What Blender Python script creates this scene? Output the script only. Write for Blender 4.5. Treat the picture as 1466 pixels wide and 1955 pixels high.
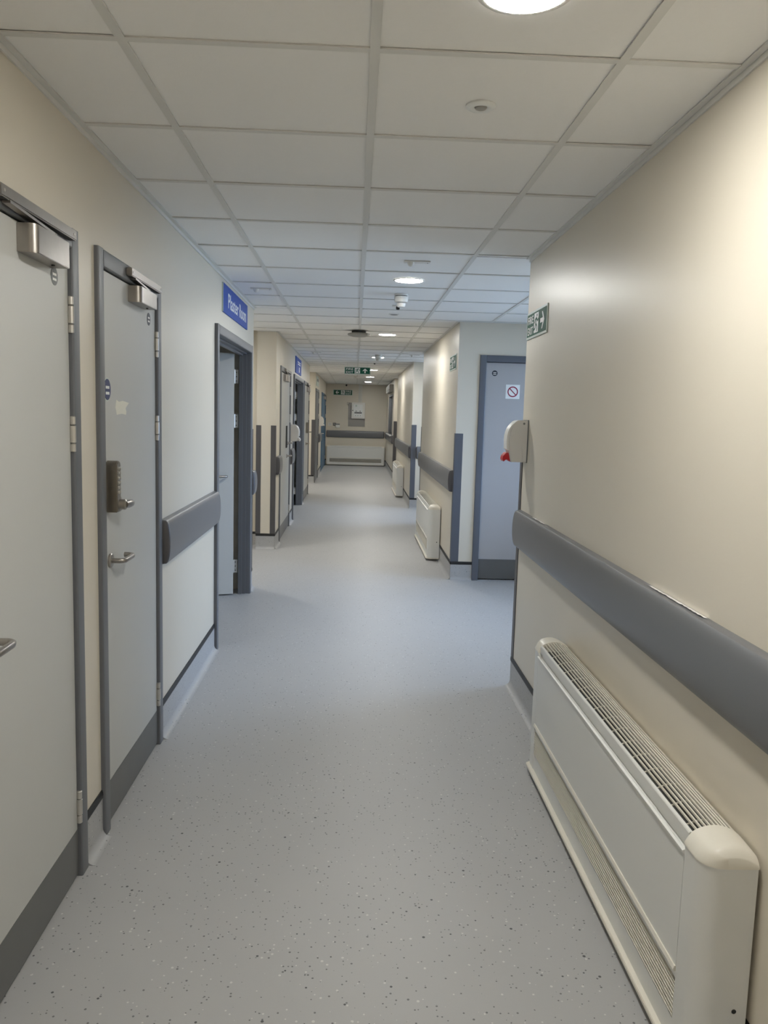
import bpy, bmesh, math, random
from mathutils import Vector, Matrix

# ------------------------------------------------------------------ scene, camera, world, exposure
scn = bpy.context.scene
for o in list(bpy.data.objects):
    bpy.data.objects.remove(o, do_unlink=True)
COL = scn.collection
random.seed(7)

CAM_Z = 1.537
F_PX, YAW, PITCH, ROLL = 1541.43, 0.0387, -0.1201, 0.0285
def make_camera():
    cy, sy, cp, sp = math.cos(YAW), math.sin(YAW), math.cos(PITCH), math.sin(PITCH)
    f = Vector((sy * cp, cy * cp, sp)); r = Vector((cy, -sy, 0)); u = r.cross(f)
    cr, sr = math.cos(ROLL), math.sin(ROLL)
    R = r * cr + u * sr; U = -r * sr + u * cr
    m = Matrix(((R.x, U.x, -f.x, 0), (R.y, U.y, -f.y, 0), (R.z, U.z, -f.z, CAM_Z), (0, 0, 0, 1)))
    cd = bpy.data.cameras.new('camera'); cd.sensor_fit = 'HORIZONTAL'; cd.sensor_width = 36.0
    cd.lens = F_PX / 1466.0 * 36.0; cd.clip_start = 0.05; cd.clip_end = 100
    co = bpy.data.objects.new('camera', cd); COL.objects.link(co); co.matrix_world = m
    scn.camera = co
make_camera()

world = bpy.data.worlds.new('sky'); scn.world = world; world.use_nodes = True
bg = world.node_tree.nodes['Background']
bg.inputs['Color'].default_value = (0.50, 0.68, 1.0, 1); bg.inputs['Strength'].default_value = 13.0

def portal(x, y, z, sy_, sz_):
    ld = bpy.data.lights.new('window_portal', 'AREA'); ld.shape = 'RECTANGLE'; ld.size = sy_; ld.size_y = sz_
    ld.cycles.is_portal = True
    lo = bpy.data.objects.new('window_portal', ld); COL.objects.link(lo); lo.location = (x, y, z)
    lo.rotation_euler = (math.pi / 2, 0, math.pi / 2)      # emits towards -x
    lo.rotation_euler = (0, math.pi / 2, 0)
    ld.size, ld.size_y = sz_, sy_
WIN_X = 3.0
portal(WIN_X + 0.16, 6.0, 1.5, 2.4, 1.5)
portal(WIN_X + 0.16, 12.35, 1.5, 1.5, 1.5)

scn.view_settings.view_transform = 'Standard'
scn.view_settings.look = 'None'
scn.view_settings.exposure = 0.0
scn.view_settings.gamma = 1.0
scn.view_settings.use_curve_mapping = False
LAMP = 240.0            # radiance of a downlight's diffuser
LAMP_COL = (1.0, 0.985, 0.935)

# ------------------------------------------------------------------ dimensions (metres; camera above the origin, corridor along +y)
XL, XR, CEIL = -0.875, 0.935, 2.398
Y_BACK, Y_END = -3.0, 24.15
PI = math.pi

# ------------------------------------------------------------------ materials
def srgb(r, g, b):
    f = lambda c: (c / 255 / 12.92) if c / 255 <= 0.04045 else ((c / 255 + 0.055) / 1.055) ** 2.4
    return (f(r), f(g), f(b), 1)
def mat(name, col, rough=0.5, metal=0.0, bump=0.0, bscale=80.0, var=0.0, vscale=6.0, spec=0.5, coat=0.0):
    m = bpy.data.materials.new(name); m.use_nodes = True
    nt = m.node_tree; p = nt.nodes['Principled BSDF']
    p.inputs['Base Color'].default_value = col; p.inputs['Roughness'].default_value = rough
    p.inputs['Metallic'].default_value = metal; p.inputs['Specular IOR Level'].default_value = spec
    p.inputs['Coat Weight'].default_value = coat
    tc = nt.nodes.new('ShaderNodeTexCoord')
    if var > 0:
        n = nt.nodes.new('ShaderNodeTexNoise'); n.inputs['Scale'].default_value = vscale; n.inputs['Detail'].default_value = 4
        nt.links.new(tc.outputs['Object'], n.inputs['Vector'])
        mr = nt.nodes.new('ShaderNodeMapRange'); mr.inputs['To Min'].default_value = 1 - var; mr.inputs['To Max'].default_value = 1 + var
        nt.links.new(n.outputs['Fac'], mr.inputs['Value'])
        mx = nt.nodes.new('ShaderNodeVectorMath'); mx.operation = 'SCALE'; mx.inputs[0].default_value = col[:3]
        nt.links.new(mr.outputs['Result'], mx.inputs['Scale']); nt.links.new(mx.outputs['Vector'], p.inputs['Base Color'])
    if bump > 0:
        n2 = nt.nodes.new('ShaderNodeTexNoise'); n2.inputs['Scale'].default_value = bscale; n2.inputs['Detail'].default_value = 3
        nt.links.new(tc.outputs['Object'], n2.inputs['Vector'])
        b = nt.nodes.new('ShaderNodeBump'); b.inputs['Strength'].default_value = bump; b.inputs['Distance'].default_value = 0.002
        nt.links.new(n2.outputs['Fac'], b.inputs['Height']); nt.links.new(b.outputs['Normal'], p.inputs['Normal'])
    return m
M = {}
M['wall'] = mat('cream_wall_paint', srgb(221, 213, 197), 0.38, bump=0.18, bscale=26, var=0.015, vscale=3)
M['inner'] = mat('room_paint', srgb(190, 185, 175), 0.6)
M['tile'] = mat('ceiling_tile_white', srgb(250, 249, 246), 0.9, bump=0.15, bscale=160, var=0.012, vscale=25)
M['tee'] = mat('ceiling_grid_white', srgb(226, 225, 220), 0.6)
M['frame'] = mat('grey_frame_paint', srgb(104, 106, 110), 0.38, bump=0.05, bscale=120)
M['rail'] = mat('grey_vinyl', srgb(108, 109, 112), 0.34, bump=0.06, bscale=300)
M['guard'] = mat('charcoal_guard', srgb(84, 82, 84), 0.45, bump=0.05, bscale=300)
M['bguard'] = mat('slate_guard', srgb(92, 95, 103), 0.45, bump=0.05, bscale=300)
M['leaf'] = mat('grey_laminate', srgb(197, 197, 193), 0.42, var=0.012, vscale=5)
M['kick'] = mat('kick_plate_grey', srgb(112, 112, 111), 0.4, metal=0.35, var=0.05, vscale=9)
M['steel'] = mat('brushed_steel', (0.40, 0.375, 0.345, 1), 0.36, metal=1.0, var=0.06, vscale=30)
M['bronze'] = mat('dull_bronze_steel', (0.30, 0.27, 0.23, 1), 0.34, metal=1.0, var=0.1, vscale=40)
M['zinc'] = mat('hinge_nickel', (0.62, 0.60, 0.56, 1), 0.38, metal=0.85)
M['black'] = mat('black_plastic', srgb(26, 27, 29), 0.5)
M['film'] = mat('clear_film', srgb(250, 250, 250), 0.2, spec=1.0)
M['duct'] = mat('heater_duct_grey', srgb(66, 67, 66), 0.7)
M['dark'] = mat('dark_void', srgb(52, 53, 52), 0.7)
M['white'] = mat('white_plastic', srgb(232, 230, 224), 0.35, var=0.01)
M['heat'] = mat('heater_white_paint', srgb(230, 230, 226), 0.4, bump=0.03, bscale=400)
M['heatcap'] = mat('heater_cap_cream', srgb(236, 231, 218), 0.3)
M['disp'] = mat('dispenser_white', srgb(218, 215, 210), 0.3)
M['red'] = mat('red_plastic', srgb(196, 32, 44), 0.3)
M['green'] = mat('sign_green', srgb(30, 88, 70), 0.65, spec=0.2)
M['dgreen'] = mat('sign_dark_green', srgb(14, 84, 62), 0.4)
M['blue'] = mat('sign_blue', srgb(28, 76, 166), 0.5, spec=0.3)
M['navy'] = mat('sticker_navy', srgb(38, 48, 100), 0.45)
M['ink'] = mat('sign_white', srgb(238, 240, 238), 0.5)
M['sage'] = mat('sign_pale_edge', srgb(206, 216, 208), 0.5)
M['grey'] = mat('sticker_grey', srgb(120, 122, 122), 0.5)
M['charcoal'] = mat('sticker_charcoal', srgb(52, 56, 66), 0.5)
M['crimson'] = mat('sticker_crimson', srgb(150, 34, 66), 0.5)
M['tape'] = mat('masking_tape', srgb(236, 233, 218), 0.7, bump=0.3, bscale=90)
M['blued'] = mat('blue_door_paint', srgb(44, 92, 124), 0.4)
M['shut'] = mat('shutter_grey', srgb(120, 118, 112), 0.5)
M['apgrey'] = mat('access_point_grey', srgb(160, 158, 152), 0.45)
M['sky_frame'] = mat('window_frame_white', srgb(228, 230, 230), 0.4)
M['panelgrey'] = mat('backboard_grey', srgb(158, 154, 148), 0.5)

def emission(name, col, s):
    m = bpy.data.materials.new(name); m.use_nodes = True; nt = m.node_tree
    for n in list(nt.nodes):
        if n.type == 'BSDF_PRINCIPLED': nt.nodes.remove(n)
    e = nt.nodes.new('ShaderNodeEmission'); e.inputs['Color'].default_value = (*col, 1); e.inputs['Strength'].default_value = s
    nt.links.new(e.outputs['Emission'], nt.nodes['Material Output'].inputs['Surface'])
    return m
M['lamp'] = emission('lamp_diffuser', LAMP_COL, LAMP)

def glass(name, tint):
    m = bpy.data.materials.new(name); m.use_nodes = True; nt = m.node_tree
    for n in list(nt.nodes):
        if n.type == 'BSDF_PRINCIPLED': nt.nodes.remove(n)
    t = nt.nodes.new('ShaderNodeBsdfTransparent'); t.inputs['Color'].default_value = tint
    g = nt.nodes.new('ShaderNodeBsdfGlossy'); g.inputs['Roughness'].default_value = 0.03
    fr = nt.nodes.new('ShaderNodeFresnel'); fr.inputs['IOR'].default_value = 1.45
    mx = nt.nodes.new('ShaderNodeMixShader')
    nt.links.new(fr.outputs['Fac'], mx.inputs['Fac']); nt.links.new(t.outputs[0], mx.inputs[1]); nt.links.new(g.outputs[0], mx.inputs[2])
    nt.links.new(mx.outputs[0], nt.nodes['Material Output'].inputs['Surface'])
    return m
M['glass'] = glass('window_glass', (0.9, 0.94, 0.96, 1))

def floor_material(name, speck=True):
    m = bpy.data.materials.new(name); m.use_nodes = True; nt = m.node_tree; p = nt.nodes['Principled BSDF']
    tc = nt.nodes.new('ShaderNodeTexCoord')
    base = srgb(176, 176, 176)
    n = nt.nodes.new('ShaderNodeTexNoise'); n.inputs['Scale'].default_value = 3.0; n.inputs['Detail'].default_value = 5
    nt.links.new(tc.outputs['Object'], n.inputs['Vector'])
    mr = nt.nodes.new('ShaderNodeMapRange'); mr.inputs['To Min'].default_value = 0.965; mr.inputs['To Max'].default_value = 1.035
    nt.links.new(n.outputs['Fac'], mr.inputs['Value'])
    sc = nt.nodes.new('ShaderNodeVectorMath'); sc.operation = 'SCALE'; sc.inputs[0].default_value = base[:3]
    nt.links.new(mr.outputs['Result'], sc.inputs['Scale'])
    col = sc.outputs['Vector']
    def flecks(col, scale, share, size, c, seed):
        mp = nt.nodes.new('ShaderNodeMapping'); mp.inputs['Location'].default_value = (seed, seed * 1.7, 0)
        nt.links.new(tc.outputs['Object'], mp.inputs['Vector'])
        v = nt.nodes.new('ShaderNodeTexVoronoi'); v.inputs['Scale'].default_value = scale
        nt.links.new(mp.outputs['Vector'], v.inputs['Vector'])
        sep = nt.nodes.new('ShaderNodeSeparateColor'); nt.links.new(v.outputs['Color'], sep.inputs['Color'])
        a = nt.nodes.new('ShaderNodeMath'); a.operation = 'LESS_THAN'; a.inputs[1].default_value = share
        nt.links.new(sep.outputs[0], a.inputs[0])
        s2 = nt.nodes.new('ShaderNodeMath'); s2.operation = 'MULTIPLY'; s2.inputs[1].default_value = size
        nt.links.new(sep.outputs[1], s2.inputs[0])
        b = nt.nodes.new('ShaderNodeMath'); b.operation = 'LESS_THAN'
        nt.links.new(v.outputs['Distance'], b.inputs[0]); nt.links.new(s2.outputs[0], b.inputs[1])
        ml = nt.nodes.new('ShaderNodeMath'); ml.operation = 'MULTIPLY'
        nt.links.new(a.outputs[0], ml.inputs[0]); nt.links.new(b.outputs[0], ml.inputs[1])
        mx = nt.nodes.new('ShaderNodeMix'); mx.data_type = 'RGBA'
        nt.links.new(ml.outputs[0], mx.inputs['Factor']); nt.links.new(col, mx.inputs['A']); mx.inputs['B'].default_value = c
        return mx.outputs['Result']
    if speck:
        col = flecks(col, 85, 0.34, 0.30, srgb(112, 112, 112), 0.0)
        col = flecks(col, 70, 0.20, 0.30, srgb(206, 206, 202), 3.1)
        col = flecks(col, 48, 0.10, 0.22, srgb(82, 82, 84), 7.7)
    nt.links.new(col, p.inputs['Base Color'])
    p.inputs['Roughness'].default_value = 0.46
    n2 = nt.nodes.new('ShaderNodeTexNoise'); n2.inputs['Scale'].default_value = 220
    nt.links.new(tc.outputs['Object'], n2.inputs['Vector'])
    b = nt.nodes.new('ShaderNodeBump'); b.inputs['Strength'].default_value = 0.12; b.inputs['Distance'].default_value = 0.001
    nt.links.new(n2.outputs['Fac'], b.inputs['Height']); nt.links.new(b.outputs['Normal'], p.inputs['Normal'])
    return m
M['floor'] = floor_material('speckled_vinyl')
M['cove'] = floor_material('speckled_vinyl_upturn')

# ------------------------------------------------------------------ mesh helpers
class MB:
    """collects geometry of ONE part; local frame of wall things: x along the wall, -y out of the wall, z up"""
    def __init__(s): s.v = []; s.f = []
    def box(s, x0, x1, y0, y1, z0, z1):
        n = len(s.v)
        s.v += [(x0,y0,z0),(x1,y0,z0),(x1,y1,z0),(x0,y1,z0),(x0,y0,z1),(x1,y0,z1),(x1,y1,z1),(x0,y1,z1)]
        s.f += [tuple(n+i for i in q) for q in ((3,2,1,0),(4,5,6,7),(0,1,5,4),(1,2,6,5),(2,3,7,6),(3,0,4,7))]
        return s
    def wb(s, u0, u1, v0, v1, w0, w1): return s.box(u0, u1, -v1, -v0, w0, w1)
    def prism(s, pts, a, b, put):
        """closed outline pts [(p,q)] swept from a to b; put(p,q,t)->xyz"""
        n = len(s.v); k = len(pts)
        s.v += [put(p, q, a) for p, q in pts] + [put(p, q, b) for p, q in pts]
        for i in range(k):
            j = (i + 1) % k
            s.f.append((n+i, n+j, n+k+j, n+k+i))
        s.f.append(tuple(n+i for i in reversed(range(k)))); s.f.append(tuple(n+k+i for i in range(k)))
        return s
    def lathe(s, prof, put, seg=28, cap=True):
        """profile [(radius, h)] turned about an axis; put(a,b,h)->xyz"""
        n = len(s.v); k = len(prof)
        for i in range(seg):
            c, d = math.cos(2*PI*i/seg), math.sin(2*PI*i/seg)
            s.v += [put(r*c, r*d, h) for r, h in prof]
        for i in range(seg):
            j = (i+1) % seg
            for t in range(k-1):
                s.f.append((n+i*k+t, n+j*k+t, n+j*k+t+1, n+i*k+t+1))
        if cap:
            s.f.append(tuple(n+i*k for i in reversed(range(seg)))); s.f.append(tuple(n+i*k+k-1 for i in range(seg)))
        return s
    def tube(s, pts, r, seg=12):
        n = len(s.v); P = [Vector(p) for p in pts]; m = len(P)
        prev = None
        for i, p in enumerate(P):
            t = (P[min(i+1, m-1)] - P[max(i-1, 0)]).normalized()
            if prev is None:
                a = t.orthogonal().normalized()
            else:
                a = (prev - t * prev.dot(t)).normalized()
            prev = a; b = t.cross(a)
            rr = r[i] if isinstance(r, (list, tuple)) else r
            s.v += [tuple(p + (a*math.cos(2*PI*k/seg) + b*math.sin(2*PI*k/seg))*rr) for k in range(seg)]
        for i in range(m-1):
            for k in range(seg):
                j = (k+1) % seg
                s.f.append((n+i*seg+k, n+i*seg+j, n+(i+1)*seg+j, n+(i+1)*seg+k))
        s.f.append(tuple(n+k for k in reversed(range(seg)))); s.f.append(tuple(n+(m-1)*seg+k for k in range(seg)))
        return s
    def mesh(s, name, m, smooth=False, bevel=0.0, seg=2):
        me = bpy.data.meshes.new(name); me.from_pydata(s.v, [], s.f)
        bm = bmesh.new(); bm.from_mesh(me)
        bmesh.ops.recalc_face_normals(bm, faces=bm.faces)
        if bevel > 0:
            es = [e for e in bm.edges if len(e.link_faces) == 2 and e.calc_face_angle(0) > 0.6]
            bmesh.ops.bevel(bm, geom=es, offset=bevel, segments=seg, affect='EDGES', clamp_overlap=True)
        bm.to_mesh(me); bm.free()
        if smooth or bevel > 0:
            for p in me.polygons: p.use_smooth = True
            me.set_sharp_from_angle(angle=math.radians(38))
        me.materials.append(M[m]); return me
PUT_W = lambda p, q, t: (t, -p, q)        # outline in (out of wall, up), swept along the wall
PUT_Z = lambda p, q, t: (p, -q, t)        # outline in (along, out of wall), swept up
PUT_F = lambda p, q, t: (p, -t, q)        # outline in (along, up), thickness out of the wall
AX_Z = lambda a, b, h: (a, b, h)
AX_OUT = lambda a, b, h: (a, -h, b)

def obj(name, mb, m, parent=None, loc=(0,0,0), rz=0.0, smooth=False, bevel=0.0, seg=2):
    me = mb if isinstance(mb, bpy.types.Mesh) else mb.mesh(name, m, smooth, bevel, seg)
    o = bpy.data.objects.new(name, me); COL.objects.link(o)
    o.location = loc; o.rotation_euler = (0, 0, rz); o.parent = parent
    return o
def tag(o, label, cat, group=None, kind=None):
    if label: o['label'] = label
    if cat: o['category'] = cat
    if group: o['group'] = group
    if kind: o['kind'] = kind
    return o
def thing(name, label, cat, loc=(0,0,0), rz=0.0, group=None, kind=None):
    o = bpy.data.objects.new(name, None); COL.objects.link(o); o.empty_display_size = 0.1
    o.location = loc; o.rotation_euler = (0, 0, rz)
    return tag(o, label, cat, group, kind)
def kids(o): return [c for c in bpy.data.objects if c.parent == o]
def dup(root, loc, rz, label, group=None):
    r = root.copy(); COL.objects.link(r); r.location = loc; r.rotation_euler = (0, 0, rz); r['label'] = label
    if group: r['group'] = group
    for ch in kids(root):
        if ch == r: continue
        c = ch.copy(); COL.objects.link(c); c.parent = r
        for g in kids(ch):
            if g == c: continue
            d = g.copy(); COL.objects.link(d); d.parent = c
    return r
RL, RR, RE = PI/2, -PI/2, 0.0      # rotation of things on the left wall, the right wall and walls that face the camera

def text_mesh(name, s, size, m, thick=0.0006, width=None, bold=0.0):
    """lettering lying on a wall: x along, -y out, z up; origin at its lower left"""
    cu = bpy.data.curves.new(name, 'FONT'); cu.body = s; cu.size = size; cu.extrude = thick; cu.offset = bold
    cu.resolution_u = 3
    ob = bpy.data.objects.new('tmp_text', cu); COL.objects.link(ob)
    dg = bpy.context.evaluated_depsgraph_get(); dg.update()
    me = bpy.data.meshes.new_from_object(ob.evaluated_get(dg))
    bpy.data.objects.remove(ob, do_unlink=True); bpy.data.curves.remove(cu)
    xs = [v.co.x for v in me.vertices]; x0, x1 = min(xs), max(xs)
    k = (width / (x1 - x0)) if width else 1.0
    for v in me.vertices:
        v.co = Vector(((v.co.x - x0) * k, -v.co.z, v.co.y))
    me.materials.clear(); me.materials.append(M[m]); me.name = name
    return me

# ------------------------------------------------------------------ the room: floor, walls
def struct(name, mb, m, **k):
    o = obj(name, mb, m, **k); o['kind'] = 'structure'; return o

FX0, FX1 = -3.2, WIN_X + 0.2
fl = MB().box(FX0, FX1, Y_BACK - 0.12, Y_END + 0.12, -0.12, 0.0)
tag(struct('floor', fl, 'floor'), 'speckled grey vinyl floor running the length of the corridor', 'floor')

tag(struct('ground', MB().box(FX1 + 0.02, 40.0, -15.0, 45.0, -0.3, -0.15), 'inner'), 'unseen ground added outside the bay windows to dim light from below', 'ground')  # unseen slab, added so less skylight enters the windows from below

WT, WTOP = 0.08, 2.50
def wall_run(name, axis, face, into, a, b, holes, label, m='wall'):
    """slab whose visible face lies at `face`; axis 'y' = runs along y. holes: (start, end, z0, z1)"""
    mb = MB(); f0, f1 = sorted((face, face + into))
    def put(s, e, z0, z1):
        if e - s < 1e-4 or z1 - z0 < 1e-4: return
        if axis == 'y': mb.box(f0, f1, s, e, z0, z1)
        else: mb.box(s, e, f0, f1, z0, z1)
    p = a
    for (s, e, z0, z1) in sorted(holes):
        put(p, s, 0, WTOP); put(s, e, 0, z0); put(s, e, z1, WTOP); p = e
    put(p, b, 0, WTOP)
    tag(struct(name, mb, m), label, 'wall')

HT = 2.025            # top of every door hole
# inner openings of the doors along the left wall (y0, y1)
D1, D2, DP = (1.775, 2.53), (2.84, 3.595), (5.15, 6.74)
DA, DB, DC = (9.53, 10.86), (11.52, 13.41), (13.86, 15.24)
DD, DE = (17.85, 19.25), (21.06, 23.84)
hole = lambda d, top=HT: (d[0] - 0.02, d[1] + 0.02, 0, top)
Y_L1, Y_P1, Y_L2, Y_P2 = 7.0, 9.0, 15.45, 17.7          # left side: wall ends, pier, wall ends, pier
Y_R1, Y_B1, Y_B1E, Y_B2, Y_B2E, Y_B3 = 4.5, 7.5, 11.4, 13.3, 18.1, 19.6
wall_run('wall_left', 'y', XL, -WT, Y_BACK, Y_L1, [hole(D1), hole(D2), hole(DP)], 'cream painted corridor wall holding the two nearest grey doors')
wall_run('wall_left', 'y', XL, -WT, Y_P1, Y_L2, [hole(DA), hole(DB), hole(DC)], 'cream painted corridor wall beyond the recess with three grey doors')
wall_run('wall_left', 'y', XL, -WT, Y_P2, Y_END, [hole(DD), hole(DE)], 'cream painted corridor wall holding the far blue door')
wall_run('wall_left', 'x', Y_L1, -WT, FX0, XL - WT, [], 'side wall of the first recess, behind the open doorway')
wall_run('wall_left', 'x', Y_P1, WT, -1.085, XL - WT, [], 'cream pier face between two dark corner guards')
wall_run('wall_left', 'x', Y_P1 + 0.13, WT, FX0, -1.085 , [], 'cream back wall of the first recess')
wall_run('wall_left', 'x', Y_L2, -WT, FX0, XL - WT, [], 'side wall of the second recess')
wall_run('wall_left', 'x', Y_P2, WT, FX0, XL - WT, [], 'cream pier face of the second recess with charcoal corner guard')
wall_run('wall_left', 'y', FX0, -WT, Y_BACK, Y_END, [], 'outer wall closing the rooms and recesses', 'inner')
wall_run('wall_right', 'y', XR, WT, Y_BACK, Y_R1, [], 'cream satin wall above the nearest fan convector')
wall_run('wall_right', 'x', Y_R1, -WT, XR + WT, WIN_X, [], 'near side wall of the daylit bay')
D4 = (1.195, 2.03)
wall_run('wall_right', 'x', Y_B1, WT, XR, WIN_X, [(D4[0]-0.02, D4[1]+0.02, 0, 2.065)], 'cream wall around the pale grey door facing the camera')
wall_run('wall_right', 'y', XR, WT, Y_B1 + WT, Y_B1E - WT, [], 'cream satin wall above the second fan convector')
wall_run('wall_right', 'x', Y_B1E, -WT, XR, WIN_X, [], 'near side wall of the second daylit bay')
wall_run('wall_right', 'x', Y_B2, WT, XR, WIN_X, [], 'bright cream wall face at the second daylit bay')
wall_run('wall_right', 'y', XR, WT, Y_B2 + WT, Y_B2E - WT, [], 'cream satin wall above the third fan convector')
wall_run('wall_right', 'x', Y_B2E, -WT, XR, WIN_X, [], 'near side wall of the last recess')
wall_run('wall_right', 'x', Y_B3, WT, XR, WIN_X, [], 'narrow cream wall face of the last recess')
HATCH = (20.3, 22.5, 1.03, 2.05)
wall_run('wall_right', 'y', XR, WT, Y_B3 + WT, Y_END, [HATCH], 'cream wall with the reception hatch near the corridor end')
W1, W2 = (4.8, 7.2, 0.75, 2.25), (11.6, 13.1, 0.75, 2.25)
wall_run('wall_right', 'y', WIN_X, WT, Y_BACK, Y_END, [W1, W2], 'outer wall with the two bay windows')
wall_run('wall_end', 'x', Y_END, WT, FX0, FX1, [], 'cream end wall of the corridor')
wall_run('wall_back', 'x', Y_BACK, -WT, FX0, FX1, [], 'cream wall closing the corridor behind the viewer')

def window(n, w, label):
    y0, y1, z0, z1 = w
    t = thing('window_%d' % n, label, 'window', (WIN_X, y1, 0), RR, kind='structure')
    L = y1 - y0
    fr = MB()
    for a, b in ((0, 0.06), (L/2-0.03, L/2+0.03), (L-0.06, L)): fr.wb(a, b, -0.09, -0.03, z0, z1)
    fr2 = MB().wb(0.06, L-0.06, -0.09, -0.03, z0, z0+0.06); fr2.wb(0.06, L-0.06, -0.09, -0.03, z1-0.06, z1)
    obj('window_frame', fr, 'sky_frame', t); obj('window_rail', fr2, 'sky_frame', t)
    for a, b in ((0.06, L/2-0.03), (L/2+0.03, L-0.06)):
        obj('pane', MB().wb(a, b, -0.065, -0.06, z0+0.06, z1-0.06), 'glass', t)
    obj('window_sill', MB().wb(-0.03, L+0.03, -0.02, 0.08, z0-0.03, z0), 'white', t, bevel=0.006)
window(1, W1, 'white framed window lighting the first bay')
window(2, W2, 'white framed window lighting the second bay')

# ------------------------------------------------------------------ coved skirting with black cap strip
CAPZ0, CAPZ1 = 0.148, 0.176
def baseboard(side, loc, rz, length, label, a_end=True):
    r = 0.032; pr = [(0.0, 0.0), (0.004 + r, 0.0), (0.004 + r, 0.0012)]
    for i in range(1, 8):
        a = PI/2 * i / 8
        pr.append((0.004 + r - r*math.sin(a), 0.0012 + r - r*math.cos(a)))
    pr += [(0.004, r + 0.0012), (0.004, CAPZ0), (0.0, CAPZ0)]
    o = struct('baseboard_' + side, MB().prism(pr, 0, length, PUT_W), 'cove', loc=loc, rz=rz, smooth=True)
    tag(o, label, 'baseboard')
    obj('cap_strip', MB().prism([(0, CAPZ0), (0.006, CAPZ0), (0.007, CAPZ0 + 0.012), (0.004, CAPZ1), (0, CAPZ1)], 0, length, PUT_W), 'black', o)
AR = 0.06             # width of a frame's face
def bb_left(y0, y1, label): baseboard('left', (XL, y0, 0), RL, y1 - y0, label)
def bb_right(y0, y1, label): baseboard('right', (XR, y1, 0), RR, y1 - y0, label)
bb_left(Y_BACK, D1[0]-AR, 'coved grey skirting before the nearest door')
bb_left(D1[1]+AR, D2[0]-AR, 'short coved grey skirting between the two nearest doors')
bb_left(D2[1]+AR, DP[0]-AR, 'coved grey skirting under the grey wall rail beside the nearest doors')
bb_left(DP[1]+AR, Y_L1, 'short coved skirting past the open doorway')
baseboard('left', (-1.085, Y_P1, 0), 0, 0.21, 'coved grey skirting under the pier with two guards')
baseboard('left', (-2.6, Y_P1+0.13, 0), 0, 1.515, 'coved grey skirting at the back of the first recess')
bb_left(Y_P1, DA[0]-AR, 'coved skirting between the pier and the third door')
bb_left(DA[1]+AR, DB[0]-AR, 'coved skirting under the dispenser between far doors')
bb_left(DB[1]+AR, DC[0]-AR, 'coved skirting between the open far doorway and the keypad door')
bb_left(DC[1]+AR, Y_L2, 'coved skirting past the keypad door')
baseboard('left', (-2.6, Y_P2, 0), 0, 1.725, 'coved skirting of the second recess pier')
bb_left(DD[1]+AR, DE[0]-AR, 'coved skirting before the blue door')
bb_right(Y_BACK, Y_R1, 'coved grey skirting beneath the nearest fan convector')
baseboard('right', (XR, Y_B1, 0), 0, D4[0]-AR-XR, 'coved skirting beside the pale grey door that faces the camera')
bb_right(Y_B1, Y_B1E, 'coved skirting beneath the second fan convector')
baseboard('right', (XR, Y_B2, 0), 0, 1.6, 'coved skirting across the second daylit bay')
bb_right(Y_B2, Y_B2E, 'coved skirting beneath the third fan convector')
baseboard('right', (XR, Y_B3, 0), 0, 1.0, 'coved skirting of the last recess')
bb_right(Y_B3, Y_END, 'coved skirting under the reception hatch')
baseboard('end', (XL, Y_END, 0), 0, XR - XL, 'coved skirting along the corridor end wall')

# ------------------------------------------------------------------ suspended ceiling: tiles and grid
ceil = MB().box(FX0, FX1, Y_BACK, Y_END, CEIL + 0.06, CEIL + 0.10)
ceiling = tag(struct('ceiling', ceil, 'tile'), 'suspended ceiling of square white tiles in a white grid', 'ceiling')
GX0, GY0, G = 0.0262, 2.0459, 0.6
tile_me = MB().box(0, 1, 0, 1, 0, 0.012).mesh('ceiling_tile', 'tile')
bar_me = MB().box(0, 1, 0, 1, 0, 1).mesh('grid_bar', 'tee')
TW = 0.024
def tile(x0, x1, y0, y1):
    if x1 - x0 < 0.02 or y1 - y0 < 0.02: return
    e = 0.0095
    o = bpy.data.objects.new('ceiling_tile', tile_me); COL.objects.link(o); o.parent = ceiling
    o.location = (x0 + e, y0 + e, CEIL + 0.004 + random.uniform(0, 0.0012)); o.scale = (x1 - x0 - 2*e, y1 - y0 - 2*e, 1)
def bar(name, x0, x1, y0, y1, z0=CEIL, z1=CEIL + 0.0035):
    o = bpy.data.objects.new(name, bar_me); COL.objects.link(o); o.parent = ceiling
    o.location = (x0, y0, z0); o.scale = (x1 - x0, y1 - y0, z1 - z0)
R_BAYS = [(Y_R1, Y_B1, WIN_X), (Y_B1E, Y_B2, WIN_X), (Y_B2E, Y_B3, WIN_X)]
L_BAYS = [(Y_L1, Y_P1, FX0 + 0.9), (Y_L2, Y_P2, FX0 + 0.9)]
ks = list(range(-5, 6))
rows = list(range(-6, 38))
def bay_of(bays, y0, y1):
    for b in bays:
        s, e = max(y0, b[0]), min(y1, b[1])
        if e - s > 0.06: return (s, e, b[2])
    return None
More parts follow.
